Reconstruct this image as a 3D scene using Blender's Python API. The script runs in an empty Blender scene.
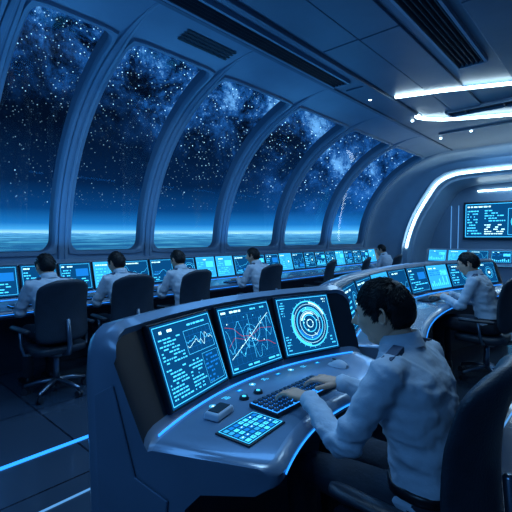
import bpy, bmesh, math, random
from mathutils import Vector, Matrix, noise
random.seed(7)
V=Vector
scene=bpy.context.scene
COL=scene.collection
scene.view_settings.view_transform='Standard'

# ------------------------------------------------------------ materials
def mat(name,color,rough=.5,metal=0.0,var=.12,nscale=8.0,bump=0.0,bscale=60.0,coat=0.0,spec=.5):
    m=bpy.data.materials.new(name); m.use_nodes=True
    nt=m.node_tree; b=nt.nodes['Principled BSDF']
    tc=nt.nodes.new('ShaderNodeTexCoord')
    n=nt.nodes.new('ShaderNodeTexNoise'); n.inputs['Scale'].default_value=nscale; n.inputs['Detail'].default_value=4
    nt.links.new(tc.outputs['Object'],n.inputs['Vector'])
    r=nt.nodes.new('ShaderNodeValToRGB')
    c=V(color)
    r.color_ramp.elements[0].position=.3; r.color_ramp.elements[1].position=.7
    r.color_ramp.elements[0].color=(*(c*(1-var)),1); r.color_ramp.elements[1].color=(*(c*(1+var)),1)
    nt.links.new(n.outputs['Fac'],r.inputs['Fac']); nt.links.new(r.outputs['Color'],b.inputs['Base Color'])
    b.inputs['Roughness'].default_value=rough; b.inputs['Metallic'].default_value=metal
    b.inputs['Specular IOR Level'].default_value=spec
    if coat: b.inputs['Coat Weight'].default_value=coat
    if bump:
        n2=nt.nodes.new('ShaderNodeTexNoise'); n2.inputs['Scale'].default_value=bscale; n2.inputs['Detail'].default_value=3
        nt.links.new(tc.outputs['Object'],n2.inputs['Vector'])
        bp=nt.nodes.new('ShaderNodeBump'); bp.inputs['Strength'].default_value=bump; bp.inputs['Distance'].default_value=.01
        nt.links.new(n2.outputs['Fac'],bp.inputs['Height']); nt.links.new(bp.outputs['Normal'],b.inputs['Normal'])
    return m
def emit(name,color,strength):
    m=bpy.data.materials.new(name); m.use_nodes=True
    nt=m.node_tree; nt.nodes.clear()
    o=nt.nodes.new('ShaderNodeOutputMaterial'); e=nt.nodes.new('ShaderNodeEmission')
    e.inputs['Color'].default_value=(*color,1); e.inputs['Strength'].default_value=strength
    nt.links.new(e.outputs[0],o.inputs['Surface']); return m

M_wall=mat('hull_paint',(.11,.20,.31),.42,.1,.08,2)
M_rib=mat('rib_paint',(.18,.30,.43),.34,.1,.06,3)
M_ceil=mat('ceiling_panel',(.10,.175,.265),.40,.1,.1,2)
M_dark=mat('dark_recess',(.010,.018,.03),.6)
M_slat=mat('vent_slat_metal',(.045,.075,.11),.4,.5)
M_body=mat('console_shell',(.16,.24,.34),.32,.1,.06,5,coat=.35)
M_desk=mat('console_desktop',(.15,.25,.37),.20,.1,.06,6,coat=.5)
M_bez=mat('screen_bezel',(.010,.018,.03),.3)
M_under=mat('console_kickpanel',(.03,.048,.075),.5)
M_chair=mat('chair_leather',(.024,.036,.052),.42,0,.15,12,.25,120)
M_chrome=mat('chair_metal',(.25,.32,.40),.28,.9)
M_plast=mat('black_plastic',(.02,.029,.042),.4)
M_key=mat('keycap_plastic',(.03,.055,.085),.45)
M_white=mat('white_plastic',(.55,.64,.74),.35)
M_shirt=mat('shirt_cotton',(.55,.64,.73),.75,0,.05,14,.3,35)
M_epau=mat('epaulette_fabric',(.05,.09,.16),.7)
M_trous=mat('trouser_fabric',(.020,.028,.042),.8,0,.15,20,.3,50)
M_shoe=mat('shoe_leather',(.01,.01,.014),.3)
M_skin=mat('skin',(.78,.44,.29),.5,0,.07,20,.1,90)
M_hair=mat('black_hair',(.006,.007,.009),.45,0,.3,60,.3,200,spec=.3)
M_eye=mat('eye_white',(.7,.7,.7),.2); M_iris=mat('iris',(.02,.012,.01),.2); M_lip=mat('lip_skin',(.38,.16,.14),.5)
E_scr=emit('screen_glow',(.004,.105,.34),.72)
E_scr2=emit('screen_glow_bright',(.03,.40,.90),1.3)
E_cy=emit('gfx_cyan',(.05,.54,1.0),2.0)
E_wh=emit('gfx_white',(.45,.90,1),2.4)
E_bl=emit('gfx_blue',(.008,.20,.70),1.3)
E_rd=emit('gfx_red',(1,.14,.18),.55)
E_strip=emit('light_strip_white',(.66,.90,1),9)
E_blue=emit('light_strip_blue',(.02,.26,1),2.1)
E_dim=emit('light_strip_dim',(.12,.40,.9),.9)
GFX=[E_scr,E_cy,E_wh,E_bl,E_rd,E_scr2]

# floor material
M_floor=bpy.data.materials.new('floor_tiles'); M_floor.use_nodes=True
nt=M_floor.node_tree; b=nt.nodes['Principled BSDF']
tc=nt.nodes.new('ShaderNodeTexCoord'); br=nt.nodes.new('ShaderNodeTexBrick')
br.offset=0; br.inputs['Scale'].default_value=1; br.inputs['Brick Width'].default_value=1.2; br.inputs['Row Height'].default_value=1.2
br.inputs['Mortar Size'].default_value=.008
br.inputs['Color1'].default_value=(.040,.066,.10,1); br.inputs['Color2'].default_value=(.046,.075,.115,1); br.inputs['Mortar'].default_value=(.010,.016,.03,1)
nt.links.new(tc.outputs['Object'],br.inputs['Vector']); nt.links.new(br.outputs['Color'],b.inputs['Base Color'])
n=nt.nodes.new('ShaderNodeTexNoise'); n.inputs['Scale'].default_value=5
mr=nt.nodes.new('ShaderNodeMapRange'); mr.inputs['To Min'].default_value=.14; mr.inputs['To Max'].default_value=.28
nt.links.new(tc.outputs['Object'],n.inputs['Vector']); nt.links.new(n.outputs['Fac'],mr.inputs['Value']); nt.links.new(mr.outputs[0],b.inputs['Roughness'])
b.inputs['Coat Weight'].default_value=.3

# glass
M_glass=bpy.data.materials.new('window_glass'); M_glass.use_nodes=True
nt=M_glass.node_tree; nt.nodes.clear()
o=nt.nodes.new('ShaderNodeOutputMaterial'); mx=nt.nodes.new('ShaderNodeMixShader'); t=nt.nodes.new('ShaderNodeBsdfTransparent'); g=nt.nodes.new('ShaderNodeBsdfGlossy')
g.inputs['Roughness'].default_value=.02; mx.inputs[0].default_value=.03
nt.links.new(t.outputs[0],mx.inputs[1]); nt.links.new(g.outputs[0],mx.inputs[2]); nt.links.new(mx.outputs[0],o.inputs['Surface'])

# ------------------------------------------------------------ mesh builder
def empty(name,loc=(0,0,0),rz=0):
    e=bpy.data.objects.new(name,None); e.location=loc; e.rotation_euler=(0,0,rz); e.empty_display_size=.1
    COL.objects.link(e); return e
def link(name,me,parent=None,loc=(0,0,0),rot=(0,0,0)):
    o=bpy.data.objects.new(name,me); COL.objects.link(o); o.location=loc; o.rotation_euler=rot
    if parent: o.parent=parent
    return o
class MB:
    def __init__(s): s.v=[];s.f=[];s.m=[]
    def add(s,vs,fs,mi=0):
        k=len(s.v); s.v+=[V(p) for p in vs]
        for f in fs: s.f.append([i+k for i in f]); s.m.append(mi)
    def quad(s,a,b,c,d,mi=0): s.add([a,b,c,d],[(0,1,2,3)],mi)
    def box(s,c,size,mi=0,M=None,taper=1.0):
        x,y,z=[k/2 for k in size]; vs=[]
        for sz in(-1,1):
            t=taper if sz>0 else 1
            for sx,sy in((-1,-1),(1,-1),(1,1),(-1,1)):
                p=V((sx*x*t,sy*y*t,sz*z))
                if M: p=M@p
                vs.append(p+V(c))
        s.add(vs,[(3,2,1,0),(4,5,6,7),(0,1,5,4),(1,2,6,5),(2,3,7,6),(3,0,4,7)],mi)
    def loft(s,rings,mi=0,caps=True,closed=True,mfun=None):
        n=len(rings[0]); vs=[p for r in rings for p in r]; k=len(s.v); s.v+=[V(p) for p in vs]
        for i in range(len(rings)-1):
            for j in range(n if closed else n-1):
                j2=(j+1)%n
                s.f.append([k+i*n+j,k+i*n+j2,k+(i+1)*n+j2,k+(i+1)*n+j]); s.m.append(mfun(j) if mfun else mi)
        if caps and closed:
            s.f.append([k+j for j in range(n)][::-1]); s.m.append(mi)
            s.f.append([k+(len(rings)-1)*n+j for j in range(n)]); s.m.append(mi)
    def tube(s,pts,rad,n=12,mi=0,flat=None):
        pts=[V(p) for p in pts]
        if not isinstance(rad,(list,tuple)): rad=[rad]*len(pts)
        t0=(pts[1]-pts[0]).normalized()
        up=V((0,0,1)) if abs(t0.z)<.9 else V((1,0,0))
        a=t0.cross(up).normalized()
        rings=[]
        P2=[pts[0]-t0*rad[0]*.45]+pts; R2=[rad[0]*.6]+list(rad)
        te=(pts[-1]-pts[-2]).normalized(); P2.append(pts[-1]+te*rad[-1]*.45); R2.append(rad[-1]*.6)
        for i,p in enumerate(P2):
            if i==0: t=P2[1]-P2[0]
            elif i==len(P2)-1: t=P2[-1]-P2[-2]
            else: t=(P2[i+1]-P2[i]).normalized()+(P2[i]-P2[i-1]).normalized()
            t.normalize()
            a=(a-t*a.dot(t)); a.normalize(); bb=t.cross(a)
            rings.append([p+(a*math.cos(q)+bb*math.sin(q))*R2[i] for q in [2*math.pi*k/n for k in range(n)]])
        s.loft(rings,mi)
    def cyl(s,c,r,h,n=20,mi=0,r2=None):
        r2=r if r2 is None else r2; c=V(c)
        s.loft([[c+V((rr*math.cos(q),rr*math.sin(q),z)) for q in [2*math.pi*k/n for k in range(n)]] for rr,z in((r,-h/2),(r2,h/2))],mi)
    def ell(s,c,r,mi=0,n=16,M=None):
        c=V(c); rings=[]
        for i in range(1,n):
            t=math.pi*i/n
            ring=[]
            for k in range(n*2):
                q=math.pi*k/n
                p=V((r[0]*math.sin(t)*math.cos(q),r[1]*math.sin(t)*math.sin(q),-r[2]*math.cos(t)))
                if M: p=M@p
                ring.append(c+p)
            rings.append(ring)
        s.loft(rings,mi)
    def mesh(s,name,mats=None,smooth=False,recalc=True):
        me=bpy.data.meshes.new(name); me.from_pydata([tuple(p) for p in s.v],[],s.f)
        for m in (mats or []): me.materials.append(m)
        me.polygons.foreach_set('material_index',s.m)
        if recalc:
            bm=bmesh.new(); bm.from_mesh(me); bmesh.ops.recalc_face_normals(bm,faces=bm.faces); bm.to_mesh(me); bm.free()
        if smooth: me.polygons.foreach_set('use_smooth',[True]*len(me.polygons))
        me.update(); return me
    def build(s,name,mats,parent=None,smooth=False,bevel=0,loc=(0,0,0),rot=(0,0,0),autosm=None,recalc=True):
        me=s.mesh(name,mats,smooth,recalc)
        if autosm:
            me.polygons.foreach_set('use_smooth',[True]*len(me.polygons))
            me.set_sharp_from_angle(angle=math.radians(autosm))
        o=link(name,me,parent,loc,rot)
        if bevel:
            b=o.modifiers.new('bevel','BEVEL'); b.width=bevel; b.segments=3; b.limit_method='ANGLE'; b.angle_limit=math.radians(35)
        return o
def remesh(mb,voxel,it=4,mats=None,name='m',disp=None):
    me=mb.mesh(name); o=link('tmp',me)
    r=o.modifiers.new('r','REMESH'); r.mode='VOXEL'; r.voxel_size=voxel
    if it:
        sm=o.modifiers.new('s','SMOOTH'); sm.factor=.5; sm.iterations=it
    dg=bpy.context.evaluated_depsgraph_get(); dg.update()
    new=bpy.data.meshes.new_from_object(o.evaluated_get(dg)); new.name=name
    bpy.data.objects.remove(o); bpy.data.meshes.remove(me)
    if disp:
        ns=[v.normal.copy() for v in new.vertices]
        for v,nn in zip(new.vertices,ns): v.co+=nn*disp(v.co)
    new.materials.clear()
    for m in mats or []: new.materials.append(m)
    new.polygons.foreach_set('use_smooth',[True]*len(new.polygons)); new.update()
    return new

# ------------------------------------------------------------ screen graphics
class Gfx:
    def __init__(s,mb,O,ux,uy,n): 
        s.mb=mb;s.O=V(O);s.ux=V(ux);s.uy=V(uy);s.n=V(n).normalized();s.w=s.ux.length;s.h=s.uy.length;s.k=.0012
    def p(s,x,y,l=0): return s.O+s.ux*x+s.uy*y+s.n*(s.k*(1+l))
    def rect(s,x0,y0,x1,y1,mi,l=1): s.mb.quad(s.p(x0,y0,l),s.p(x1,y0,l),s.p(x1,y1,l),s.p(x0,y1,l),mi)
    def line(s,a,b,th,mi,l=1):
        ax,ay=a[0]*s.w,a[1]*s.h; bx,by=b[0]*s.w,b[1]*s.h
        dx,dy=bx-ax,by-ay; L=math.hypot(dx,dy) or 1; nx,ny=-dy/L*th/2,dx/L*th/2
        P=[(ax+nx,ay+ny),(ax-nx,ay-ny),(bx-nx,by-ny),(bx+nx,by+ny)]
        s.mb.quad(*[s.p(x/s.w,y/s.h,l) for x,y in P],mi)
    def poly(s,pts,th,mi,l=1):
        for a,b in zip(pts,pts[1:]): s.line(a,b,th,mi,l)
    def ring(s,cx,cy,r,th,mi,a0=0,a1=360,n=32,l=1):
        pts=[(cx+r*math.cos(math.radians(a0+(a1-a0)*i/n))/s.w,cy+r*math.sin(math.radians(a0+(a1-a0)*i/n))/s.h) for i in range(n+1)]
        s.poly(pts,th,mi,l)
    def frame(s,x0,y0,x1,y1,th,mi): s.poly([(x0,y0),(x1,y0),(x1,y1),(x0,y1),(x0,y0)],th,mi)
    def text(s,x0,y0,x1,y1,rows,mi,fill=.75):
        dh=(y1-y0)/rows
        for r in range(rows):
            y=y0+dh*(r+.25); x=x0
            end=x0+(x1-x0)*random.uniform(.55,1)
            while x<end:
                w=(x1-x0)*random.uniform(.05,.2); 
                if random.random()<fill: s.rect(x,y,min(x+w,x1),y+dh*.42,mi)
                x+=w+(x1-x0)*.035
    def bars(s,x0,y0,x1,y1,nb,mi):
        for i in range(nb):
            w=(x1-x0)/nb; s.rect(x0+i*w,y0,x0+(i+.6)*w,y0+(y1-y0)*random.uniform(.2,1),mi)
    def wave(s,x0,y0,x1,y1,th,mi,n=24,amp=.5):
        ph=random.uniform(0,9)
        s.poly([(x0+(x1-x0)*i/n,(y0+y1)/2+(y1-y0)*.5*max(-1,min(1,noise.noise(V((i*.3,ph,0)))*amp*2))) for i in range(n+1)],th,mi)
    def grid(s,x0,y0,x1,y1,nx,ny,th,mi):
        for i in range(nx+1): s.line((x0+(x1-x0)*i/nx,y0),(x0+(x1-x0)*i/nx,y1),th,mi,.5)
        for i in range(ny+1): s.line((x0,y0+(y1-y0)*i/ny),(x1,y0+(y1-y0)*i/ny),th,mi,.5)
def g_text(g):
    g.rect(0,0,1,1,0,0); g.frame(.02,.03,.98,.97,.003,1)
    g.text(.06,.86,.5,.94,1,2); g.text(.55,.87,.94,.93,1,1)
    g.text(.06,.50,.42,.83,8,1); g.frame(.46,.52,.94,.83,.0015,1); g.wave(.47,.56,.93,.82,.002,1); g.wave(.47,.53,.93,.78,.0015,2)
    g.grid(.46,.52,.94,.83,6,4,.0007,3)
    g.text(.06,.07,.36,.46,9,1); g.text(.40,.07,.64,.46,9,1); g.text(.68,.07,.94,.46,7,3); g.frame(.66,.07,.95,.47,.0012,1)
def g_map(g):
    g.rect(0,0,1,1,0,0); g.frame(.02,.03,.98,.97,.003,1); g.grid(.05,.12,.95,.86,10,7,.0006,3)
    g.text(.05,.88,.5,.95,1,2); g.text(.6,.88,.95,.94,1,1)
    g.poly([(.06,.70),(.2,.66),(.33,.52),(.48,.50),(.62,.38),(.80,.36),(.94,.26)],.0022,4)
    g.poly([(.06,.40),(.2,.52),(.36,.46),(.52,.50),(.70,.58),(.94,.55)],.0016,4)
    g.poly([(.06,.22),(.25,.34),(.5,.5),(.72,.66),(.94,.80)],.0018,2); g.wave(.06,.25,.94,.75,.0018,1,30,1); g.wave(.06,.15,.94,.65,.0014,1,30,1)
    for i in range(20):
        x,y=random.uniform(.1,.9),random.uniform(.2,.8); g.rect(x,y,x+.014,y+.018,random.choice([1,2,2,1]))
    g.text(.05,.05,.95,.11,1,1); g.poly([(.5,.15),(.52,.84)],.0015,1)
    g.ring(.5,.5,.03,.0015,1); g.ring(.5,.5,.055,.001,1)
def g_radar(g):
    g.rect(0,0,1,1,0,0); g.frame(.02,.03,.98,.97,.003,1)
    R=min(g.w,g.h)
    for r,t,m in((.40,.007,1),(.345,.0015,2),(.29,.005,1),(.22,.002,2),(.15,.005,1),(.07,.003,2)): g.ring(.54,.5,r*R,t,m)
    g.ring(.54,.5,.375*R,.008,2,20,80); g.ring(.54,.5,.375*R,.010,1,150,260); g.ring(.54,.5,.255*R,.012,3,200,330); g.ring(.54,.5,.185*R,.008,2,60,160); g.ring(.54,.5,.255*R,.010,1,20,120)
    for a in range(0,360,15):
        c,sn=math.cos(math.radians(a)),math.sin(math.radians(a))
        g.line((.54+.41*R*c/g.w,.5+.41*R*sn/g.h),(.54+.44*R*c/g.w,.5+.44*R*sn/g.h),.002,1)
    for i in range(14):
        a=random.uniform(0,6.28);r=random.uniform(.05,.28)*R; x,y=.54+r*math.cos(a)/g.w,.5+r*math.sin(a)/g.h; g.rect(x,y,x+.015,y+.018,2)
    g.text(.05,.66,.14,.93,6,1); g.text(.05,.07,.14,.34,6,1); g.text(.86,.84,.95,.94,2,2); g.text(.86,.08,.95,.25,3,1)
def g_mix(g,bright=False,d=1.0):
    g.rect(0,0,1,1,5 if bright else 0,0); th=.0022*d
    g.frame(.04,.05,.96,.95,th,1); k=random.randrange(4)
    g.text(.07,.82,.6,.92,1,2)
    if k==0:
        g.text(.07,.1,.45,.78,6,1); g.ring(.7,.5,.2*g.h,.006,1,n=16); g.ring(.7,.5,.28*g.h,.003,1,n=16); g.rect(.66,.45,.74,.55,2)
    elif k==1:
        g.bars(.07,.12,.93,.5,9,1); g.text(.07,.55,.93,.8,3,3); g.rect(.6,.55,.93,.78,1)
    elif k==2:
        g.text(.07,.1,.93,.45,4,1); g.text(.07,.5,.4,.78,3,1); g.rect(.5,.5,.9,.78,1 if bright else 3)
    else:
        g.wave(.07,.35,.93,.78,.003,1,14,1.2); g.text(.07,.3,.5,.5,3,3); g.rect(.55,.12,.93,.3,3); g.text(.07,.08,.5,.26,2,1)

# ------------------------------------------------------------ room shell
A_,B_=2.4,2.5; XC=-1.2; ZC=1.15; CX=-3.2; ZT=ZC+B_
def surf(y,th,r=0,side=-1):
    x=CX-(A_+r)*math.cos(th); z=ZC+(B_+r)*math.sin(th)
    if side>0: x=2*XC-x
    return V((x,y,z))
RAD=2.45
Y0,Y1=-2.6,10.9
mb=MB(); mb.box((XC,5.1,-.05),(9.6,15.8,.1)); mb.build('floor',[M_floor])
st=empty('floor_light_strip')
mb=MB()
mb.box((-2.83,4.2,.003),(.035,12.6,.006),0); mb.box((-2.22,4.2,.003),(.012,12.6,.006),1); mb.box((-.62,6.2,.003),(.012,8,.006),1)
for y in (3.6,7.2): mb.box((-2.8,y,.0025),(1.2,.01,.005),1)
mb.build('glow_lines',[E_blue,E_dim],st)
ribs=[-2.6,-1.2,.1,1.25,2.24,3.56,5.19,6.95,8.9,10.9]
N_C=10
def rrect(y0,y1,s0,s1,r,m):
    inn=[];out=[]
    cs=[((y1-r,s1-r),0),((y0+r,s1-r),90),((y0+r,s0+r),180),((y1-r,s0+r),270)]
    seq=[]
    for (c,a0) in cs:
        for i in range(N_C+1):
            a=math.radians(a0+90*i/N_C); seq.append((c,a))
    pts=[]
    for q in range(len(seq)):
        c,a=seq[q]; n=V((math.cos(a),math.sin(a)))
        pts.append((V(c),n))
        if q%(N_C+1)==N_C:
            c2,a2=seq[(q+1)%len(seq)]
            for i in range(1,16): pts.append((V(c).lerp(V(c2),i/16),n))
    for c,n in pts:
        inn.append(c+n*r); k=max(abs(n.x),abs(n.y)); out.append(c+n*(r+m)/k)
    return inn,out
wall=MB()
for i in range(len(ribs)-1):
    ya,yb=ribs[i],ribs[i+1]; SS=RAD*math.radians(76)
    m=.115
    inn,out=rrect(ya+m,yb-m,m,SS-m,.15,m)
    f=lambda p,r: surf(p.x,p.y/RAD,r)
    mixp=lambda k:[i_.lerp(o_,k) for i_,o_ in zip(inn,out)]
    wall.loft([[f(p,0) for p in out],[f(p,0) for p in mixp(.5)],[f(p,-.028) for p in mixp(.42)],[f(p,-.03) for p in mixp(.12)],[f(p,-.01) for p in inn],[f(p,.04) for p in inn]],0,caps=False)
    wall.loft([[f(p,.04) for p in inn],[f(p,.16) for p in inn],[f(p,.16) for p in out]],1,caps=False)
    wall.loft([[surf(y,math.radians(a)) for a in range(76,91,2)]for y in(ya,yb)],0,closed=False)
    g=MB(); n1=20
    g.loft([[surf(y,math.radians(76)*k/n1,.10) for k in range(n1+1)] for y in(ya+.03,yb-.03)],0,closed=False,caps=False)
    g.build('window_%d'%(i+1),[M_glass],smooth=True)
wall.loft([[V((-5.6,y,0)),V((-5.6,y,1.05)),V((-5.42,y,1.08)),V((-5.42,y,1.14)),V((-5.6,y,1.17))] for y in (Y0,Y1)],0,closed=False,caps=False)
wall.build('wall_left',[M_rib,M_wall],autosm=40)
for i,y in enumerate(ribs[1:]):
    mb=MB(); rings=[]
    prof=[(-.062,.01),(-.058,-.045),(-.04,-.055),(-.018,-.055),(-.012,-.04),(.012,-.04),(.018,-.055),(.04,-.055),(.058,-.045),(.062,.01)]
    for z in (0,.6,1.1): rings.append([V((-5.6-r,y+dy,z)) for dy,r in prof])
    for k in range(0,31):
        a=90*k/30; q=1-.9*max(0,min(1,(a-68)/14))
        rings.append([surf(y+dy*(.35+.65*q),math.radians(a),r*q) for dy,r in prof])
    mb.loft(rings,0); mb.build('trim_%d'%(i+1),[M_rib],autosm=35)
mb=MB()
mb.loft([[V((2*XC+5.6,y,0)),V((2*XC+5.6,y,1.15))]+[surf(y,math.radians(a),0,1) for a in range(0,91,5)] for y in ribs],0,closed=False,caps=False)
for y in ribs[1:]:
    mb.loft([[surf(y+dy,math.radians(90)*k/20,r,1) for dy,r in ((-.1,.01),(-.07,-.1),(.07,-.1),(.1,.01))] for k in range(21)],1)
mb.build('wall_right',[M_wall,M_rib],autosm=40)
mb=MB(); mb.box((XC,Y0-.05,1.9),(9.2,.1,3.8)); mb.build('wall_back',[M_wall])
# ceiling
ce=empty('ceiling')
mb=MB(); mb.box((XC,(Y0+Y1)/2,ZT+.05),(4.04,Y1-Y0,.1)); mb.build('ceiling_slab',[M_ceil],ce)
mb=MB()
def panel(x0,x1,y0,y1,dz=.05): mb.box(((x0+x1)/2,(y0+y1)/2,ZT-dz/2),(x1-x0,y1-y0,dz))
for y in (-2.5,.8,4.1):
    panel(-2.66,-2.2,y,y+3.28,.02); panel(-2.185,-1.74,y,y+3.28,.03); panel(-1.16,-.62,y,y+3.28,.03); panel(-.6,.1,y,y+3.28,.02)
panel(-3.24,-3.18,-2.5,10.8,.025); panel(-2.78,-2.7,-2.5,7.4,.05)
panel(-3.1,-2.8,5.4,7.3,.02)
panel(-2.9,.4,8.9,10.7,.03)
mb.build('ceiling_panels',[M_ceil],ce,bevel=.008)
def vent(name,x0,x1,y0,y1,nsl=5,z=ZT):
    e=empty(name,((x0+x1)/2,(y0+y1)/2,z)); mb=MB(); w=x1-x0;h=y1-y0
    mb.box((0,0,-.005),(w,h,.01),0)
    for sx in(-1,1): mb.box((sx*w/2,0,-.025),(.03,h+.03,.05),1)
    for sy in(-1,1): mb.box((0,sy*h/2,-.025),(w,.03,.05),1)
    for i in range(nsl):
        mb.box((-w/2+(i+.5)*w/nsl,0,-.025),(.010,h,.038),2,Matrix.Rotation(.5,3,'Y'))
    mb.build('vent_grille',[M_dark,M_rib,M_slat],e); return e
vent('ceiling_vent',-3.12,-2.88,.2,5.1); vent('ceiling_vent',-1.60,-1.28,1.6,5.6,6); vent('ceiling_vent',-2.3,-.6,7.42,7.72,3,ZT)
e=empty('ceiling_vent'); mb=MB()
a0,a1=math.radians(80),math.radians(84)
for k in range(4):
    a=a0+(a1-a0)*k/3
    mb.quad(surf(2.7,a,-.012),surf(3.42,a,-.012),surf(3.42,a+.015,-.012),surf(2.7,a+.015,-.012))
mb.build('vent_slots',[M_dark],e)
def ribbon(pts,w,h,name,parent,m,n=None):
    mb=MB(); rings=[]
    pts=[V(p) for p in pts]
    for i,p in enumerate(pts):
        t=(pts[min(i+1,len(pts)-1)]-pts[max(i-1,0)]).normalized()
        s=t.cross(V((0,0,1))).normalized() if n is None else t.cross(n).normalized()
        u=V((0,0,1)) if n is None else n
        rings.append([p+s*w/2,p+s*w/2-u*h,p-s*w/2-u*h,p-s*w/2])
    mb.loft(rings,0); return mb.build(name,[m],parent)
cl=empty('ceiling_light_strip')
ribbon([(-2.62,6.05,ZT-.03),(-2.0,6.25,ZT-.03),(-1.2,6.6,ZT-.03),(.0,7.1,ZT-.03)],.06,.03,'light_bar',cl,E_strip)
pts=[(.2,8.95,ZT-.03),(-1.4,8.3,ZT-.03),(-2.1,7.98,ZT-.03),(-2.45,7.78,ZT-.03),(-2.66,7.55,ZT-.03),(-2.74,7.35,ZT-.03),(-2.72,7.2,ZT-.03)]
ribbon(pts,.08,.03,'light_loop',cl,E_strip)
sp=empty('recessed_spotlights'); mb=MB()
for x,y in((-3.0,5.98),(-2.95,7.6),(-2.3,9.0),(-2.95,9.2)):
    mb.cyl((x,y,ZT-.012-(.03 if y>8.9 else 0)),.024,.02,16,0)
mb.build('spot_discs',[E_strip],sp)

# far wall with portal
def resample(pts,n):
    pts=[V(p) for p in pts]; L=[0]
    for a,b in zip(pts,pts[1:]): L.append(L[-1]+(b-a).length)
    out=[]
    for i in range(n):
        t=L[-1]*i/(n-1); k=0
        while k<len(L)-2 and L[k+1]<t: k+=1
        out.append(pts[k].lerp(pts[k+1],(t-L[k])/(L[k+1]-L[k] or 1)))
    return out
def cr(pts,m=8):
    out=[]; P=[pts[0]]+pts+[pts[-1]]
    for i in range(1,len(P)-2):
        for k in range(m):
            t=k/m; p0,p1,p2,p3=[V(q) for q in P[i-1:i+3]]
            out.append(.5*((2*p1)+(-p0+p2)*t+(2*p0-5*p1+4*p2-p3)*t*t+(-p0+3*p1-3*p2+p3)*t**3))
    out.append(V(pts[-1])); return out
def half_mirror(h): return h+[V((2*XC-p.x,p.y)) for p in h[::-1]]
room=[V((-5.6,0)),V((-5.6,1.15))]+[V((CX-A_*math.cos(math.radians(a)),ZC+B_*math.sin(math.radians(a)))) for a in range(5,91,5)]
room=half_mirror(resample(room+[V((XC-.01,ZT))],60))
ph=cr([V((-4.55,0)),V((-4.56,.6)),V((-4.53,1.2)),V((-4.3,1.95)),V((-3.92,2.62)),V((-3.68,2.93)),V((-3.35,3.08)),V((-2.9,3.12)),V((-1.21,3.13))])
port=half_mirror(resample(ph,60))
wf=empty('wall_far'); mb=MB(); rings=[]
for k in range(9):
    t=math.pi/2*k/8
    rings.append([V((a.lerp(b,(1-math.cos(t))*.90).x,Y1+.65*math.sin(t)-(.04 if k in(3,6) else 0),a.lerp(b,(1-math.cos(t))*.90).y)) for a,b in zip(room,port)])
def scl(p,s): return V((XC+(p.x-XC)*s,p.y*s))
for s,y in ((1.045,Y1+.55),(1.035,Y1+.62),(1.0,Y1+.64),(.985,Y1+.75),(.97,Y1+.78),(.95,Y1+1.9)):
    rings.append([V((scl(p,s).x,y,scl(p,s).y)) for p in port])
mb.loft(rings,0,closed=False,caps=False); 
last=rings[-1]; mb.add(last,[list(range(len(last)))],1)
mb.build('portal_wall',[M_rib,M_wall],wf,autosm=30)
lp=[V((scl(p,1.012).x,Y1+.615,scl(p,1.012).y)) for p in port if p.y>1.15]
pl=empty('portal_light_strip')
ribbon(lp,.05,.03,'light_ribbon',pl,E_strip,n=V((0,1,0)))
yb=Y1+1.9
mb=MB(); mb.box((-1.9,yb-.03,2.78),(2.3,.03,.04),0); mb.build('wall_light_bar',[E_strip],pl)
mb=MB()
for x in(-3.75,-3.55): mb.box((x,yb-.02,1.6),(.015,.02,1.6),0)
mb.build('side_light_bar',[E_dim],pl)
wd=empty('wall_display',(-2.25,yb-.06,1.94)); mb=MB()
mb.box((0,0,0),(2.3,.08,1.06)); mb.build('display_frame',[M_bez],wd,bevel=.02)
mb=MB()
g=Gfx(mb,(-1.1,-.043,-.48),(2.2,0,0),(0,0,.96),(0,-1,0)); g.k=.004
g.rect(0,0,1,1,0,0); g.frame(.01,.02,.99,.98,.012,1); g.text(.03,.86,.4,.95,1,2)
g.text(.03,.08,.2,.82,9,1); g.text(.23,.45,.46,.82,5,1); g.text(.23,.08,.46,.4,5,2); g.frame(.49,.08,.74,.82,.01,1); g.ring(.615,.45,.2,.02,1); g.ring(.615,.45,.11,.02,2); g.text(.77,.08,.97,.82,9,1)
mb.build('display_graphics',GFX,wd,recalc=False)

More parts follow.
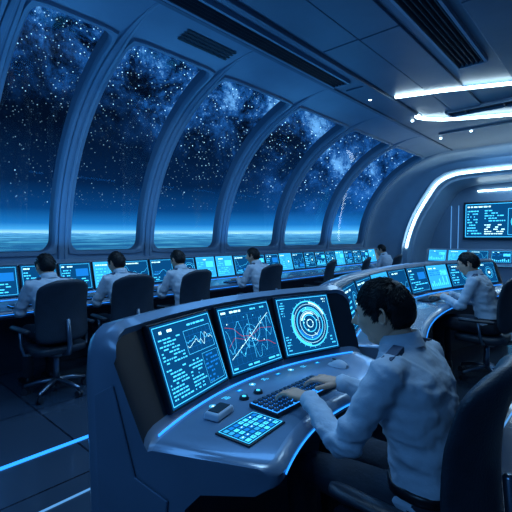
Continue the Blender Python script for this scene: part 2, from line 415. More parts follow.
# ------------------------------------------------------------ consoles
def make_console(name,xf,y0,y1,stations,gf,deskw=.46,ztop=1.13,extra=None,tilt=.10):
    e=empty(name,(xf((y0+y1)/2),(y0+y1)/2,0)); O=V(e.location)
    def pt(y,o,z):
        d=(xf(y+.01)-xf(y-.01))/.02; n=V((1,-d)).normalized()
        return V((xf(y)+n.x*o,y+n.y*o,z))-O
    prof=[(-.20,0),(-.235,.5),(-.245,1.0),(-.235,ztop-.03),(-.21,ztop),(-.15,ztop+.012),(-.115,ztop-.01),(-tilt-.005,ztop-.035),(-.004,.80),(.012,.775),(.03,.762),(deskw-.03,.76),(deskw,.75),(deskw+.012,.735),(deskw+.005,.70),(deskw-.04,.67),(.22,.64),(.16,.58),(.10,.10),(.10,0)]
    mats=[0]*len(prof); 
    for j in(10,): mats[j]=1
    mats[7]=2
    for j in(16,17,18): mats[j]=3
    ys=[];sc=[]
    L=y1-y0; n=max(14,int(L/.12))
    for k,(dy,s) in enumerate(((0,.90),(.012,.945),(.035,.98),(.07,1.0))): ys.append(y0+dy); sc.append(s)
    for k in range(1,n): ys.append(y0+.07+(L-.14)*k/n); sc.append(1)
    for dy,s in((.07,1.0),(.035,.98),(.012,.945),(0,.90)): ys.append(y1-dy); sc.append(s)
    rings=[]
    for y,s in zip(ys,sc):
        ring=[]
        for o,z in prof:
            zz=z if z<.05 else .5+(z-.5)*(s if z>.77 else 1-(1-s)*.3)
            if z>1: zz-= (1-s)*.15
            ring.append(pt(y,.1+(o-.1)*s,zz))
        rings.append(ring)
    mb=MB(); mb.loft(rings,0,mfun=lambda j:mats[j])
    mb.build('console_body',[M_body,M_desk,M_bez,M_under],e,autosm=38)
    mb=MB()
    for o,z,w in((.022,.771,.006),(deskw+.011,.722,.004)):
        r=[]
        for y in [y0+.06+(y1-y0-.12)*k/40 for k in range(41)]:
            a=pt(y,o,z); r.append([a+V((0,0,-w/2)),a+V((0,0,w/2))+V((-.002 if o<.1 else 0,0,0)),a+V((.004,0,w/2)),a+V((.004,0,-w/2))])
        mb.loft(r,0)
    mb.build('accent_light',[E_blue],e)
    mb=MB()
    for yy,sg in((y0,-1),(y1,1)):
        P=[pt(yy,o,z)+V((0,sg*.004,0)) for o,z in((-.15,.12),(-.17,.92),(-.10,.96),(-.02,.66),(.10,.60),(.05,.12))]
        Q=[p+V((0,sg*.008,0)) for p in P]; mb.loft([P,Q],0)
    mb.build('flank_panels',[M_body],e,bevel=.005)
    bz=MB(); gx=MB()
    for i,(ya,yb2) in enumerate(zip(stations,stations[1:])):
        a=pt(ya,0,0);b_=pt(yb2,0,0); t=(b_-a).normalized(); L=(b_-a).length
        nh=V((t.y,-t.x,0)); 
        zl,zh=.797,ztop-.025
        slope=V((0,0,zh-zl))-nh*tilt; sn=t.cross(slope).normalized(); 
        if sn.dot(nh)<0: sn=-sn
        m_=.008
        base=a+V((0,0,zl))+nh*.004
        W=t*(L-2*m_); org=base+t*m_
        fr=[org,org+W,org+W+slope,org+slope]
        bz.loft([[p-sn*.02 for p in fr],[p+sn*.012 for p in fr]],0)
        mg=.010; su=slope.normalized()
        g=Gfx(gx,org+t*mg+su*mg+sn*.0125,t*(W.length-2*mg),slope-su*2*mg,sn)
        gf(i,g)
    bz.build('screen_bezels',[M_bez],e,bevel=.004)
    gx.build('screen_graphics',GFX,e,recalc=False)
    return e,pt,O
xa=lambda y:-1.33+.32*(y-1.46)**2
def ga(i,g): (g_text,g_map,g_radar)[i](g)
cA,ptA,OA=make_console('control_console',xa,.70,2.20,[.845,1.255,1.66,2.07],ga,ztop=1.14,tilt=.12)
xb=lambda y:-1.74+.096*(y-4.5)**2
cB,ptB,OB=make_console('control_console',xb,2.30,6.75,[2.42+.53*i for i in range(9)],lambda i,g:g_mix(g,i in(2,5,),.8),ztop=1.13)
xw=lambda y:-4.93
nst=[-1.0+.42*i for i in range(28)]
cW,ptW,OW=make_console('window_console',xw,-1.2,10.6,nst,lambda i,g:g_mix(g,i in(4,8,12,13,17,22,26),1.6),deskw=.66,ztop=1.17,tilt=.09)
cF=empty('far_console',(-2.4,11.75,0)); mb=MB()
mb.loft([[V((x,y,z)) for y,z in((-.35,0),(-.35,.7),(-.4,.74),(-.05,.78),(.05,1.15),(.15,1.15),(.2,0))] for x in(-1.7,1.5)],0)
mb.build('console_body',[M_body],cF,bevel=.01)
mb=MB()
for i in range(6):
    x=-1.62+i*.52
    g=Gfx(mb,(x,-.05,.81),(.46,0,0),(0,.09,.30),(0,-1,.3)); g.k=.01; g_mix(g,i in(0,1),2)
mb.build('screen_graphics',GFX,cF,recalc=False)

# ------------------------------------------------------------ desktop items
def keyboard(loc,rz=0,lit=True):
    e=empty('keyboard',loc,rz); mb=MB()
    mb.box((0,0,.009),(.15,.44,.018),0); mb.build('case',[M_plast],e,bevel=.004)
    mb=MB()
    for r in range(5):
        for c in range(15):
            if r==4 and 4<=c<=9:
                if c==4: mb.box((.055,-.0145,.022),(.021,.155,.009),0,taper=.85)
                continue
            mb.box((-.055+r*.0275,-.2+c*.0286,.022),(.0205,.0215,.009),0,taper=.82)
    mb.build('keys',[M_key],e)
    if lit:
        mb=MB(); mb.box((0,0,.0183),(.14,.43,.0008)); mb.build('backlight',[E_blue],e)
    return e
def mouse(loc,name='computer_mouse',s=(.055,.032,.018),rz=0):
    e=empty(name,loc,rz); mb=MB(); rings=[]
    for k in range(9):
        t=k/8; x=-1+2*t; w=max(.25,(1-abs(x)**2.6))**.5; h=max(.2,1-(x-.15)**2*.8)
        rings.append([V((x*s[0],s[1]*w*math.cos(q),max(0,math.sin(q))*s[2]*2*h)) for q in [math.pi*j/10 for j in range(11)]])
    mb.loft(rings,0); mb.build('shell',[M_white],e,autosm=50)
    mb=MB(); mb.box((-s[0]*.45,0,s[2]*1.85),(s[0]*.35,.006,.008)); mb.build('wheel',[M_plast],e); return e
keyboard((-1.02,1.38,.762))
mouse((-1.10,1.865,.762))
e=empty('desk_intercom',(-1.13,1.03,.763),.25); mb=MB(); mb.box((0,0,.014),(.07,.12,.028),0,taper=.9); mb.build('case',[M_white],e,bevel=.008)
mb=MB(); mb.box((.0,0,.0295),(.045,.085,.003)); mb.build('speaker_pad',[M_plast],e)
e=empty('touch_panel',(-.965,1.035,.7615),.1); mb=MB(); mb.box((0,0,.003),(.15,.22,.006)); mb.build('glass_slab',[M_bez],e)
mb=MB(); g=Gfx(mb,(.07,-.105,.006),(0,.21,0),(-.14,0,0),(0,0,1))
g.rect(0,0,1,1,0,0); g.frame(.02,.02,.98,.98,.003,1)
for r in range(5):
    for c in range(7):
        x=.06+c*.13;y=.08+r*.175; m_=random.choice([1,1,3,3,5])
        g.rect(x,y,x+.10,y+.12,m_)
        if random.random()<.5: g.rect(x+.03,y+.04,x+.07,y+.07,2 if m_!=1 else 0,2)
mb.build('touch_graphics',GFX,e,recalc=False)
e=empty('desk_touch_buttons',(-1.22,1.45,.7615)); mb=MB()
for k in range(9):
    y=1.05+k*.1; p=ptA(y,.07,.7615)+OA-V(e.location)
    g=Gfx(mb,p+V((.018,-.02,0)),(0,.04,0),(-.036,0,0),(0,0,1))
    if k%3==0: g.ring(.5,.5,.014,.003,1,n=14); g.rect(.35,.35,.65,.65,2)
    elif k%3==1: g.text(0,.1,1,.9,3,1)
    else: g.rect(.1,.2,.9,.75,3); g.rect(.3,.35,.7,.6,1,2)
mb.build('buttons',GFX,e,recalc=False)
for y in(1.16,1.25,):
    e=empty('desk_knob',(-1.17,y+.05,.762)); mb=MB(); mb.cyl((0,0,.006),.022,.012,20,0,.018); mb.build('dial',[M_plast],e); 
    mb=MB(); mb.cyl((0,0,.0125),.009,.002,16); mb.build('dial_light',[E_cy],e)

# ------------------------------------------------------------ chairs
def P(f,l,u): return V((-f,-l,u))
def chair_meshes():
    R={}
    mb=MB(); rings=[]
    nz=20
    for k in range(nz+1):
        t=k/nz; u=.52+.56*t
        w=.24*(1-.05*t); 
        if t>.82: w*=max(.35,1-((t-.82)/.18)**2.5*.62)
        if t<.12: w*=1-((.12-t)/.12)**2*.3
        th=.034*(1 if 0<k<nz else .45)
        cf=-.205-.03*t+.03*math.sin(t*math.pi)*1.0-.05*max(0,t-.6)
        ring=[]
        for j in range(28):
            q=2*math.pi*j/28; c,s=math.cos(q),math.sin(q)
            l=w*math.copysign(abs(c)**.7,c); f=cf+th*math.copysign(abs(s)**.7,s)+.055*(l/.235)**2
            ring.append(P(f,l,u))
        rings.append(ring)
    mb.loft(rings,0); R['backrest']=mb.mesh('backrest',[M_chair],True)
    mb=MB(); rings=[]
    for u,k in((.405,.93),(.415,.98),(.44,1),(.46,.99),(.47,.94)):
        ring=[]
        for j in range(32):
            q=2*math.pi*j/32; c,s=math.cos(q),math.sin(q)
            ring.append(P(.04+.24*k*math.copysign(abs(c)**.5,c),.245*k*math.copysign(abs(s)**.5,s),u-(.02*max(0,c-.6))))
        rings.append(ring)
    mb.loft(rings,0); R['seat']=mb.mesh('seat',[M_chair],True)
    mb=MB()
    for sd in(-1,1):
        mb.tube([P(-.02,sd*.2,.41),P(-.02,sd*.285,.42),P(.0,sd*.30,.50),P(.02,sd*.295,.625)],[.014]*4,10)
    mb.tube([P(-.16,0,.40),P(-.25,0,.42),P(-.275,0,.50),P(-.25,0,.72)],[.024,.024,.022,.018],10)
    R['frame']=mb.mesh('frame',[M_chrome],True)
    mb=MB()
    for sd in(-1,1):
        rings=[]
        for f,w in((-.13,.02),(-.115,.033),(.15,.036),(.185,.03),(.195,.015)):
            rings.append([P(f,sd*.295+w*math.cos(q),.64+.016*math.sin(q)) for q in [2*math.pi*j/12 for j in range(12)]])
        mb.loft(rings,0)
    R['armrests']=mb.mesh('armrests',[M_plast],True)
    mb=MB(); mb.cyl((0,0,.27),.03,.26,16,0,.024); mb.cyl((0,0,.375),.07,.05,16,0,.10)
    for k in range(5):
        a=2*math.pi*k/5+.3; d=V((math.cos(a),math.sin(a),0))
        mb.tube([V((0,0,.13)),d*.15+V((0,0,.115)),d*.27+V((0,0,.085))],[.024,.02,.015],8)
    R['star_base']=mb.mesh('star_base',[M_chrome],True)
    mb=MB()
    for k in range(5):
        a=2*math.pi*k/5+.3; d=V((math.cos(a),math.sin(a),0)); s=V((-d.y,d.x,0))
        for sg in(-1,1):
            c=d*.27+V((0,0,.03))+s*sg*.014
            mb.loft([[c+s*o+(d*math.cos(q)+V((0,0,1))*math.sin(q))*.03 for q in [2*math.pi*j/14 for j in range(14)]] for o in(-.009,.009)],0)
        mb.cyl(d*.27+V((0,0,.06)),.012,.04,10)
    R['casters']=mb.mesh('casters',[M_plast],False)
    return R
CH=chair_meshes()
def office_chair(x,y,rz=0):
    e=empty('office_chair',(x,y,0),rz)
    for k,me in CH.items(): link(k,me,e)
    return e

# ------------------------------------------------------------ people
def smooth(a,b,x):
    t=max(0,min(1,(x-a)/(b-a))); return t*t*(3-2*t)
def gs(x,w): return math.exp(-(x/w)**2)
def headpt(a,b,c,off=0):
    x=.094*a; y=.075*b; z=.118*c
    if a<0: x*=1.08-.42*smooth(.05,.85,-c)
    else:
        x*= 1-.04*smooth(.3,.9,c)
        x+=.006*gs(c+.1,.5)*smooth(.2,.9,a)
    y*=1-.26*smooth(.1,1,-c)+.04*gs(c-.35,.4)
    if a>0:
        fr=smooth(.25,.7,a)
        nz=0
        if c<.14: nz=smooth(.16,-.20,c) if c>-.20 else smooth(-.34,-.22,c)
        x+=.027*gs(b,.12)*nz*fr
        x+=.004*gs(b,.30)*gs(c+.24,.07)*fr
        x+=.006*gs(c-.16,.07)*gs(b,.55)*fr
        x-=.009*(gs(b-.4,.17)+gs(b+.4,.17))*gs(c-.03,.09)*fr
        x+=.006*gs(b,.26)*(gs(c+.43,.035)+gs(c+.52,.04))*fr - .003*gs(b,.28)*gs(c+.475,.018)*fr
        x-=.005*gs(b,.3)*gs(c+.62,.06)*fr
        x+=.016*gs(b,.35)*gs(c+.86,.16)
        y+=.004*math.copysign(1,b)*gs(abs(b)-.7,.2)*gs(c+.12,.12) if abs(b)>.05 else 0
    p=V((x,y,z))
    if off: p+=V((a/.094,b/.075,c/.118)).normalized()*off
    return p
def hairline(a,b):
    ph=math.degrees(math.atan2(abs(b),a))
    ks=[(0,.50),(30,.50),(48,.40),(60,.28),(70,.10),(77,-.14),(88,-.16),(94,.12),(106,.06),(116,-.36),(150,-.62),(180,-.68)]
    for (p0,v0),(p1,v1) in zip(ks,ks[1:]):
        if ph<=p1: return v0+(v1-v0)*smooth(0,1,(ph-p0)/(p1-p0))
    return -.68
def sph(th,ph): return (math.sin(th)*math.cos(ph),math.sin(th)*math.sin(ph),math.cos(th))
HC=V((.062,0,.114))
def head_meshes(pitch,detail,seed):
    random.seed(seed)
    R=Matrix.Rotation(math.radians(pitch),3,'Y')
    def H(p): 
        q=R@p; q=q+HC; return P(q.x,q.y,q.z)
    nl,nn=(110,84) if detail else (64,48)
    mb=MB(); rings=[]
    for i in range(1,nn):
        th=math.pi*i/nn
        rings.append([H(headpt(*sph(th,2*math.pi*j/nl))) for j in range(nl)])
    mb.loft(rings,0)
    mb.tube([P(-.01,0,-.05),P(.0,0,.01),P(.018,0,.05),P(.035,0,.10)],[.062,.056,.053,.05],20)
    for sd in(-1,1):
        c=V((-.006,sd*.075,-.002)); pts=[]
        for k in range(13):
            a=math.radians(-120+k*23); pts.append(H(c+V((-.014*math.cos(a)*1.0-.004,sd*(.006+.007*math.cos(a)),.027*math.sin(a)+.004))))
        mb.tube(pts,[.0045]*12+[.006],8)
        mb.ell(H(c+V((-.002,-sd*.002,-.002))),(.012,.007,.022),0,8)
    out={}
    skin=remesh(mb,.0028 if detail else .0045,2,[M_skin],'head_skin'); out['head']=skin
    mb=MB()
    for sd in(-1,1):
        c=headpt(*V((.9,sd*.36,.03)).normalized()); c.x-=.0065
        mb.ell(H(c),(.0105,.0125,.0085),0,8); mb.ell(H(c+V((.0065,0,0))),(.005,.0055,.0055),1,6)
        mb.tube([H(headpt(*V((.92,sd*q,.17+.05*(1-abs(q-.38)*3))).normalized(),.001)) for q in(.16,.3,.42,.58)],[.002,.0035,.0035,.0015],6,2)
    mb.tube([H(headpt(*V((.87,q,-.475)).normalized(),-.0015)) for q in(-.24,-.12,0,.12,.24)],[.001,.003,.0035,.003,.001],6,3)
    out['facial_features']=mb.mesh('facial_features',[M_eye,M_iris,M_hair,M_lip],True)
    mb=MB()
    def thick(d):
        a,b,c=d; hl=hairline(a,b)
        s=smooth(-.02,.5,c-hl); n_=noise.noise(V(d)*3.5+V((seed,0,0)))*.5
        return -.003+smooth(-.04,.06,c-hl)*.005+s*(.011+.004*n_)+.006*smooth(.2,.9,a)*smooth(.2,.6,c)
    g=[[sph(math.pi*i/nn if i else .02,2*math.pi*j/nl) for j in range(nl)] for i in range(0,nn)]
    vs=[];fs=[]
    for r in g:
        for d in r: vs.append(H(headpt(*d,thick(d))))
    for i in range(len(g)-1):
        for j in range(nl):
            j2=(j+1)%nl
            if all(d[2]-hairline(d[0],d[1])>-.05 for d in(g[i][j],g[i][j2],g[i+1][j],g[i+1][j2])): fs.append((i*nl+j,i*nl+j2,(i+1)*nl+j2,(i+1)*nl+j))
    fs.append(tuple(range(nl)))
    mb.add(vs,fs)
    cnt=4200 if detail else 400
    k=0
    while k<cnt:
        d=V((random.gauss(0,1),random.gauss(0,1),random.gauss(0,1))).normalized()
        if d.z-hairline(d.x,d.y)<.03: continue
        k+=1
        n_=V((d.x/.094,d.y/.075,d.z/.118)).normalized()
        crown=V((-.55,.12,.82)).normalized(); fl=(d-crown); fl-=n_*fl.dot(n_); 
        if fl.length<.01: fl=V((1,0,0))
        sw=noise.noise_vector(V(d)*2.6+V((seed,3,1)))*.42
        fl=fl.normalized()+V((0,0,-.15))+sw+V([random.uniform(-.10,.10) for _ in range(3)])
        fl-=n_*fl.dot(n_); fl.normalize()
        p=headpt(*d,max(.001,thick(d)-.003)); Ln=random.uniform(.018,.030)*(1 if d.z>.2 else .5); lift=random.uniform(.08,.30)*smooth(-.2,.5,d.z)
        if d.x>.3 and d.z>.3: Ln*=.75
        pts=[]
        for s in range(4):
            t=s/3; pts.append(H(p+fl*Ln*t+n_*(Ln*lift*math.sin(t*2.0))-n_*Ln*.18*t*t))
        mb.tube(pts,[.0014,.0018,.0014,.0004] if detail else [.0022,.003,.0024,.001],3 if detail else 4)
    out['hair']=mb.mesh('hair',[M_hair],True)
    return out
def hand_mesh(mb,W,fwd,up,side,spread=1.0,curl=1.0):
    fwd=V(fwd).normalized(); up=V(up); up=(up-fwd*up.dot(fwd)).normalized(); th=fwd.cross(up)*side
    L=lambda x,y,z: W+fwd*x+th*y+up*z
    rings=[]
    for x,w,t in((-.03,.024,.019),(0,.026,.018),(.03,.036,.017),(.06,.041,.015),(.085,.041,.012),(.095,.036,.008)):
        rings.append([L(x,w*math.cos(q),t*math.sin(q)) for q in [2*math.pi*j/16 for j in range(16)]])
    mb.loft(rings,0)
    for y,ln,sp,cu in((.031,.90,.14,.9),(.0105,1.0,.04,1.0),(-.0105,.94,-.07,1.05),(-.031,.75,-.20,1.1)):
        seg=[.037*ln,.026*ln,.020*ln]; ang=[12,38,62]; x,yy,z=.090,y,.001; pts=[(.078,y*.95,.0),(x,yy,z)]
        for s_,a in zip(seg,ang):
            a=math.radians(a*cu*curl); x+=s_*math.cos(a); yy+=s_*sp*spread; z-=s_*math.sin(a); pts.append((x,yy,z))
        mb.tube([L(*q) for q in pts],[.009,.0092,.0082,.0075,.0062],10)
    mb.tube([L(.012,.018,-.004),L(.035,.042,-.010),L(.062,.058,-.017),L(.085,.060,-.026)],[.014,.0125,.0105,.0085],10)
def ik(S,W,l1,l2,pole):
    d=W-S; D=min(d.length,l1+l2-.001); a=(l1*l1-l2*l2+D*D)/(2*D); h=math.sqrt(max(0,l1*l1-a*a)); dn=d.normalized()
    p=V(pole); p=(p-dn*p.dot(dn)).normalized(); return S+dn*a+p*h
def sring(f,l,u,w,d,tf=0,n=32,pw=.85):
    out=[]
    for j in range(n):
        q=2*math.pi*j/n; c,s=math.cos(q),math.sin(q)
        cc=math.copysign(abs(c)**pw,c); ss=math.copysign(abs(s)**pw,s)
        out.append(P(f+d*ss,l+w*cc,u+tf*ss*d))
    return out
def person_meshes(detail,wl,wr,pitch=14,seed=1,lean=0.0):
    out={}
    vx=.007 if detail else .012
    ln=lambda u: lean*max(0,(u-.55))
    tors=[(-.02,.50,.165,.118),(-.022,.56,.172,.122),(-.02,.64,.165,.118),(-.005,.72,.160,.112),(.02,.80,.168,.115),(.04,.88,.182,.122),(.055,.95,.190,.120),(.065,1.0,.185,.105),(.078,1.04,.140,.085),(.092,1.07,.085,.066),(.10,1.085,.062,.058)]
    mb=MB(); mb.loft([sring(f+ln(u),0,u,w,d) for f,u,w,d in tors if u>.55],0)
    E={}
    for sd,W in((1,wl),(-1,wr)):
        S=V((.068+ln(1.0),sd*.178,1.005)); Wv=V(W)
        El=ik(S,Wv,.285,.255,V((-.35,sd*.55,-.9)))
        E[sd]=(S,El,Wv)
        dirf=(Wv-El).normalized()
        pts=[S+V((0,-sd*.06,.005)),S,S.lerp(El,.3),S.lerp(El,.65),El+ (S-El)*.08,El+(Wv-El)*.10,El.lerp(Wv,.45),El.lerp(Wv,.8),Wv-dirf*.012]
        rd=[.055,.062,.057,.052,.048,.047,.045,.038,.035]
        mb.tube([P(*p) for p in pts],rd,18)
    def wr_(co):
        a=noise.noise(V((co.x*9,co.y*9,co.z*26)))*.007+noise.noise(co*38)*.002
        r=1-abs(noise.noise(V((co.x*7+co.z*5,co.y*7,co.z*15+co.y*6))))*2.2
        a+=max(0,r-.55)*.010
        for sd in(1,-1):
            e=P(*E[sd][1]); dd=(co-e).length
            if dd<.14: a+=.006*math.sin(dd*150+noise.noise(co*14)*5)*(1-dd/.14)
            e=P(*(E[sd][0]+V((0,-sd*.05,-.07)))); dd=(co-e).length
            if dd<.18: a+=.005*math.sin(dd*120+noise.noise(co*12)*5)*(1-dd/.18)
        if co.z<.80: a+=.010*noise.noise(V((co.x*14,co.y*14,co.z*22)))
        return a
    out['shirt']=remesh(mb,vx,4,[M_shirt],'shirt',wr_)
    mb=MB()
    for sd in(1,-1):
        S,El,Wv=E[sd]; d=(Wv-El).normalized()
        mb.tube([P(*(Wv-d*.035)),P(*(Wv-d*.03)),P(*(Wv+d*.002)),P(*(Wv+d*.006))],[.0355,.0375,.0375,.033],20)
    rings=[]
    cf=.098+lean*.5
    for k,(u,w,dd) in enumerate(((1.06,.068,.066),(1.085,.063,.063),(1.108,.061,.062),(1.111,.066,.067),(1.085,.072,.072),(1.060,.080,.079))):
        rings.append(sring(cf+.012*(u-1.06)/.05,0,u,w,dd,-.25,28,1))
    mb.loft(rings,0,caps=False)
    out['collar_and_cuffs']=mb.mesh('collar_and_cuffs',[M_shirt],True)
    mb=MB()
    for sd in(1,-1):
        S=E[sd][0]
        rings=[]
        for l,u in((.085,.066),(.11,.060),(.15,.0605),(.185,.054)):
            c=V((S.x+.005,sd*l,S.z+u-.002+(.012 if l<.12 else 0)))
            rings.append([P(c.x+df,c.y,c.z+du) for df,du in((-.020,-.016),(-.018,.004),(.018,.004),(.020,-.016))])
        mb.loft(rings,0)
    out['epaulettes']=mb.mesh('epaulettes',[M_epau],False)
    mb=MB(); mb.loft([sring(f,0,u,w,d) for f,u,w,d in((-.01,.475,.13,.10),(-.02,.50,.172,.125),(-.022,.56,.178,.128),(-.02,.61,.172,.124),(-.02,.635,.166,.119))],0)
    for sd in(1,-1):
        mb.tube([P(-.02,sd*.085,.55),P(.1,sd*.095,.552),P(.24,sd*.105,.55),P(.38,sd*.11,.545),P(.435,sd*.11,.52),P(.445,sd*.11,.46),P(.435,sd*.11,.32),P(.42,sd*.11,.17),P(.415,sd*.11,.085)],[.082,.084,.076,.066,.064,.060,.056,.050,.052],18)
    out['trousers']=remesh(mb,vx*1.3,4,[M_trous],'trousers',lambda co: .004*noise.noise(co*20))
    mb=MB(); mb.loft([sring(-.02,0,u,w,d) for u,w,d in((.615,.172,.124),(.618,.176,.128),(.645,.174,.126),(.648,.168,.12))],0); 
    out['belt']=mb.mesh('belt',[M_shoe],True)
    mb=MB()
    for sd in(1,-1):
        rings=[]
        for f,w,h in((.36,.025,.05),(.37,.036,.09),(.41,.040,.10),(.46,.040,.075),(.53,.045,.05),(.585,.042,.04),(.61,.025,.025)):
            rings.append([P(f,sd*.11+w*math.cos(q),h*.5+h*.5*math.sin(q) if math.sin(q)>0 else h*.5+h*.5*max(-1,math.sin(q)*1.6)) for q in [2*math.pi*j/16 for j in range(16)]])
        mb.loft(rings,0)
    out['shoes']=mb.mesh('shoes',[M_shoe],True)
    mb=MB()
    for sd in(1,-1):
        S,El,Wv=E[sd]; d=P(*(Wv-El)).normalized(); 
        fw=V((-1,(.12 if sd>0 else -.12),-.02)); 
        up=V((0,0,1)); W0=P(*Wv)
        f2=fw.normalized(); base=f2.cross(up); mid=V((0,1 if sd>0 else -1,0)); side=1 if base.dot(mid)>0 else -1
        hand_mesh(mb,W0,fw,up,side)
        mb.tube([W0-d*.05,W0],[.027,.025],12)
    out['hands']=remesh(mb,.0025 if detail else .005,1,[M_skin],'hands')
    hd=head_meshes(pitch,detail,seed)
    return out,hd,V((.10+lean*.5,0,1.06))
def operator(x,y,meshes,rz=0,hyaw=0):
    body,hd,nb=meshes; e=empty('seated_operator',(x,y,0),rz)
    for k,me in body.items(): link(k,me,e)
    for k,me in hd.items(): link(k,me,e,P(*nb),(0,0,hyaw))
    return e
HX,HY=-.48,1.40
def rel(x,y,z): return (-(x-HX),-(y-HY),z)
fg=person_meshes(True,rel(-.875,1.265,.828),rel(-.875,1.50,.828),10,3,-.02)
operator(HX,HY,fg,0,math.radians(12)); office_chair(HX,HY)
bgA=person_meshes(False,(.40,.12,.828),(.40,-.12,.828),8,5,.06)
hdB=head_meshes(4,False,9); bgB=(bgA[0],hdB,bgA[2])
hdC=head_meshes(14,False,12); bgC=(bgA[0],hdC,bgA[2])
operator(-.98,4.6,bgC,0,.15); office_chair(-.98,4.6); keyboard((-1.54,4.6,.762),0,False)
for i,(y,m_,hy) in enumerate(((1.475,bgA,.1),(2.21,bgB,.25),(3.02,bgC,0),(4.41,bgB,.3),(8.76,bgA,.1))):
    operator(-3.87,y,m_,0,hy); office_chair(-3.87,y,(.06,-.08,.05,0,.1)[i]); keyboard((-4.42,y,.762),0,True)
for y in(5.9,7.2): office_chair(-3.85,y,.3)
mouse((-1.2,2.9,.762)); mouse((-4.45,5.3,.762))

# ------------------------------------------------------------ world : space + planet limb
w=bpy.data.worlds.new('deep_space'); scene.world=w; w.use_nodes=True; nt=w.node_tree; nt.nodes.clear()
N=nt.nodes.new; Lk=nt.links.new
out=N('ShaderNodeOutputWorld'); bg=N('ShaderNodeBackground'); Lk(bg.outputs[0],out.inputs[0])
tc=N('ShaderNodeTexCoord'); sep=N('ShaderNodeSeparateXYZ'); Lk(tc.outputs['Generated'],sep.inputs[0])
def math_(op,a,b=None,c=None):
    m=N('ShaderNodeMath'); m.operation=op
    for i,x in enumerate((a,b,c)):
        if x is None: continue
        if isinstance(x,(int,float)): m.inputs[i].default_value=x
        else: Lk(x,m.inputs[i])
    return m.outputs[0]
def ramp(fac,els):
    r=N('ShaderNodeValToRGB'); cr_=r.color_ramp
    while len(cr_.elements)<len(els): cr_.elements.new(.5)
    for e,(p,c) in zip(cr_.elements,els): e.position=p; e.color=(*c,1)
    Lk(fac,r.inputs[0]); return r.outputs[0]
def addc(a,b):
    m=N('ShaderNodeMix'); m.data_type='RGBA'; m.blend_type='ADD'; m.inputs[0].default_value=1; Lk(a,m.inputs[6]); Lk(b,m.inputs[7]); return m.outputs[2]
def mulc(c,f):
    m=N('ShaderNodeMix'); m.data_type='RGBA'; m.blend_type='MULTIPLY'; m.inputs[0].default_value=1; Lk(c,m.inputs[6]); Lk(f,m.inputs[7]); return m.outputs[2]
z=sep.outputs['Z']
zz=math_('MULTIPLY_ADD',z,2.0,.2)
atm=ramp(zz,[(0.0,(.003,.04,.12)),(.12,(.01,.10,.28)),(.185,(.02,.18,.44)),(.218,(.06,.34,.75)),(.227,(.35,.85,1.25)),(.238,(.06,.45,1.0)),(.265,(.01,.20,.62)),(.33,(.002,.06,.24)),(.45,(.001,.016,.07)),(.70,(.0006,.0045,.018)),(1,(.0004,.002,.009))])
# cloud deck seen in perspective on the planet surface
den=math_('MAXIMUM',math_('SUBTRACT',.022,z),.004)
cx=math_('DIVIDE',sep.outputs['X'],den); cy=math_('DIVIDE',sep.outputs['Y'],den)
cv=N('ShaderNodeCombineXYZ'); Lk(cx,cv.inputs[0]); Lk(cy,cv.inputs[1])
cn=N('ShaderNodeTexNoise'); cn.inputs['Scale'].default_value=.35; cn.inputs['Detail'].default_value=6; cn.inputs['Roughness'].default_value=.6; cn.inputs['Distortion'].default_value=.6; Lk(cv.outputs[0],cn.inputs[0])
cl_=ramp(cn.outputs['Fac'],[(.42,(.7,.8,.9)),(.56,(2.0,1.6,1.3)),(.68,(5.0,2.9,1.9))])
below=math_('LESS_THAN',z,.0125)
mx=N('ShaderNodeMix'); mx.data_type='RGBA'; Lk(below,mx.inputs[0]); mx.inputs[6].default_value=(1,1,1,1); Lk(cl_,mx.inputs[7])
atm=mulc(atm,mx.outputs[2])
def stars(scale,thr,bright,dens):
    v=N('ShaderNodeTexVoronoi'); v.inputs['Scale'].default_value=scale; Lk(tc.outputs['Generated'],v.inputs['Vector'])
    d=math_('SUBTRACT',1,math_('DIVIDE',v.outputs['Distance'],thr)); d=math_('MAXIMUM',d,0)
    s=N('ShaderNodeSeparateColor'); Lk(v.outputs['Color'],s.inputs[0])
    k=math_('POWER',s.outputs[0],dens); r=math_('MULTIPLY',math_('MULTIPLY',d,k),bright); return r
above=math_('GREATER_THAN',z,.07)
sA=stars(75,.10,6,8); sB=stars(170,.24,1.9,3)
band_n=V((-.9246,.511,.47)).cross(V((-.499,.898,.195))).normalized()
vd=N('ShaderNodeVectorMath'); vd.operation='DOT_PRODUCT'; vd.inputs[1].default_value=band_n; Lk(tc.outputs['Generated'],vd.inputs[0])
n1=N('ShaderNodeTexNoise'); n1.inputs['Scale'].default_value=4.0; n1.inputs['Detail'].default_value=8; n1.inputs['Roughness'].default_value=.62; Lk(tc.outputs['Generated'],n1.inputs[0])
wob=math_('MULTIPLY_ADD',n1.outputs['Fac'],.4,-.2)
bd=math_('ABSOLUTE',math_('ADD',vd.outputs['Value'],wob)); bm_=math_('MAXIMUM',math_('SUBTRACT',1,math_('DIVIDE',bd,.22)),0)
n2=N('ShaderNodeTexNoise'); n2.inputs['Scale'].default_value=9; n2.inputs['Detail'].default_value=12; n2.inputs['Roughness'].default_value=.76; n2.inputs['Distortion'].default_value=.3; Lk(tc.outputs['Generated'],n2.inputs[0])
neb=math_('MULTIPLY',math_('POWER',bm_,1.2),math_('MAXIMUM',math_('MULTIPLY_ADD',n2.outputs['Fac'],6.0,-2.5),0))
nebc=ramp(neb,[(0,(0,0,0)),(.25,(.002,.018,.075)),(.6,(.010,.09,.34)),(1,(.14,.45,.95))])
st_=math_('MULTIPLY',math_('ADD',sA,math_('MULTIPLY',sB,math_('MULTIPLY_ADD',bm_,2.6,.55))),above)
stc=N('ShaderNodeCombineColor'); Lk(math_('MULTIPLY',st_,.36),stc.inputs[0]); Lk(math_('MULTIPLY',st_,.70),stc.inputs[1]); Lk(st_,stc.inputs[2])
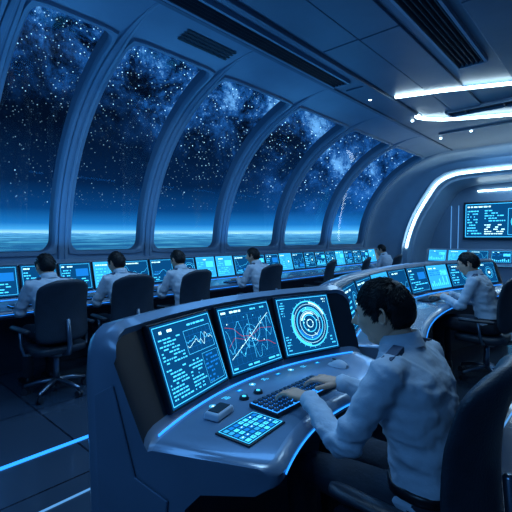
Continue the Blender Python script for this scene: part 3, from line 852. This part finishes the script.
tot=addc(addc(atm,nebc),stc.outputs[0]); Lk(tot,bg.inputs[0]); bg.inputs[1].default_value=1.0

# ------------------------------------------------------------ lights
def area(name,loc,size,energy,color,rot=(0,0,0),sy=None):
    l=bpy.data.lights.new(name,'AREA'); l.energy=energy; l.color=color; l.size=size
    if sy: l.shape='RECTANGLE'; l.size_y=sy
    o=bpy.data.objects.new(name,l); o.location=loc; o.rotation_euler=rot; COL.objects.link(o); return o
BL=(.12,.42,1.0); CW=(.40,.70,1.0)
for y in(1.0,4.0,7.0,9.8): area('ceiling_fill',(-2.3,y,ZT-.1),.5,22,BL,sy=2.2)  # unseen blue ambient fill added under the ceiling, no fixtures here
area('console_key',(-.9,1.7,3.4),.5,18,CW,sy=.6)  # key light added above the seated operator, no fixture
area('console_key',(-1.2,4.8,3.4),.6,19,CW,sy=.8)  # matching added key over the second console
for y in(.2,2.0,5.0,8.5): area('sill_fill',(-5.15,y,1.22),.12,13,(.08,.42,1),(math.radians(180),math.radians(15),0),sy=2.6)  # added upward fill so the ribs glow from below, not a fitting
for y in(1.5,5.0,8.5): area('cove_fill',(-2.6,y,2.2),.3,3.5,BL,(math.radians(180),0,0),sy=3)  # unseen upward fill added in mid-air to brighten cove and ceiling
area('window_row_fill',(-3.7,2.6,3.2),.4,22,CW,sy=3)  # added fill to brighten the window-row operators, no fixture
area('ceiling_fill',(-2.2,10.4,3.3),.6,18,CW,(math.radians(35),0,0),sy=.5)  # added fill tilted toward the far wall
area('portal_lamp',(-2.2,12.0,2.9),.8,12,CW,sy=.4)
area('back_fill',(-.6,-1.6,3.0),1.2,24,BL,(math.radians(50),0,math.radians(20)))  # unseen fill added behind the camera to lift the console flank

# ------------------------------------------------------------ camera
cam=bpy.data.cameras.new('camera'); cam.sensor_width=36; cam.lens=36*400/512; cam.clip_start=.02
co=bpy.data.objects.new('camera',cam); co.location=(0,0,1.45); co.rotation_euler=(math.radians(90-2.6),0,math.radians(42.3)); COL.objects.link(co)
scene.camera=co
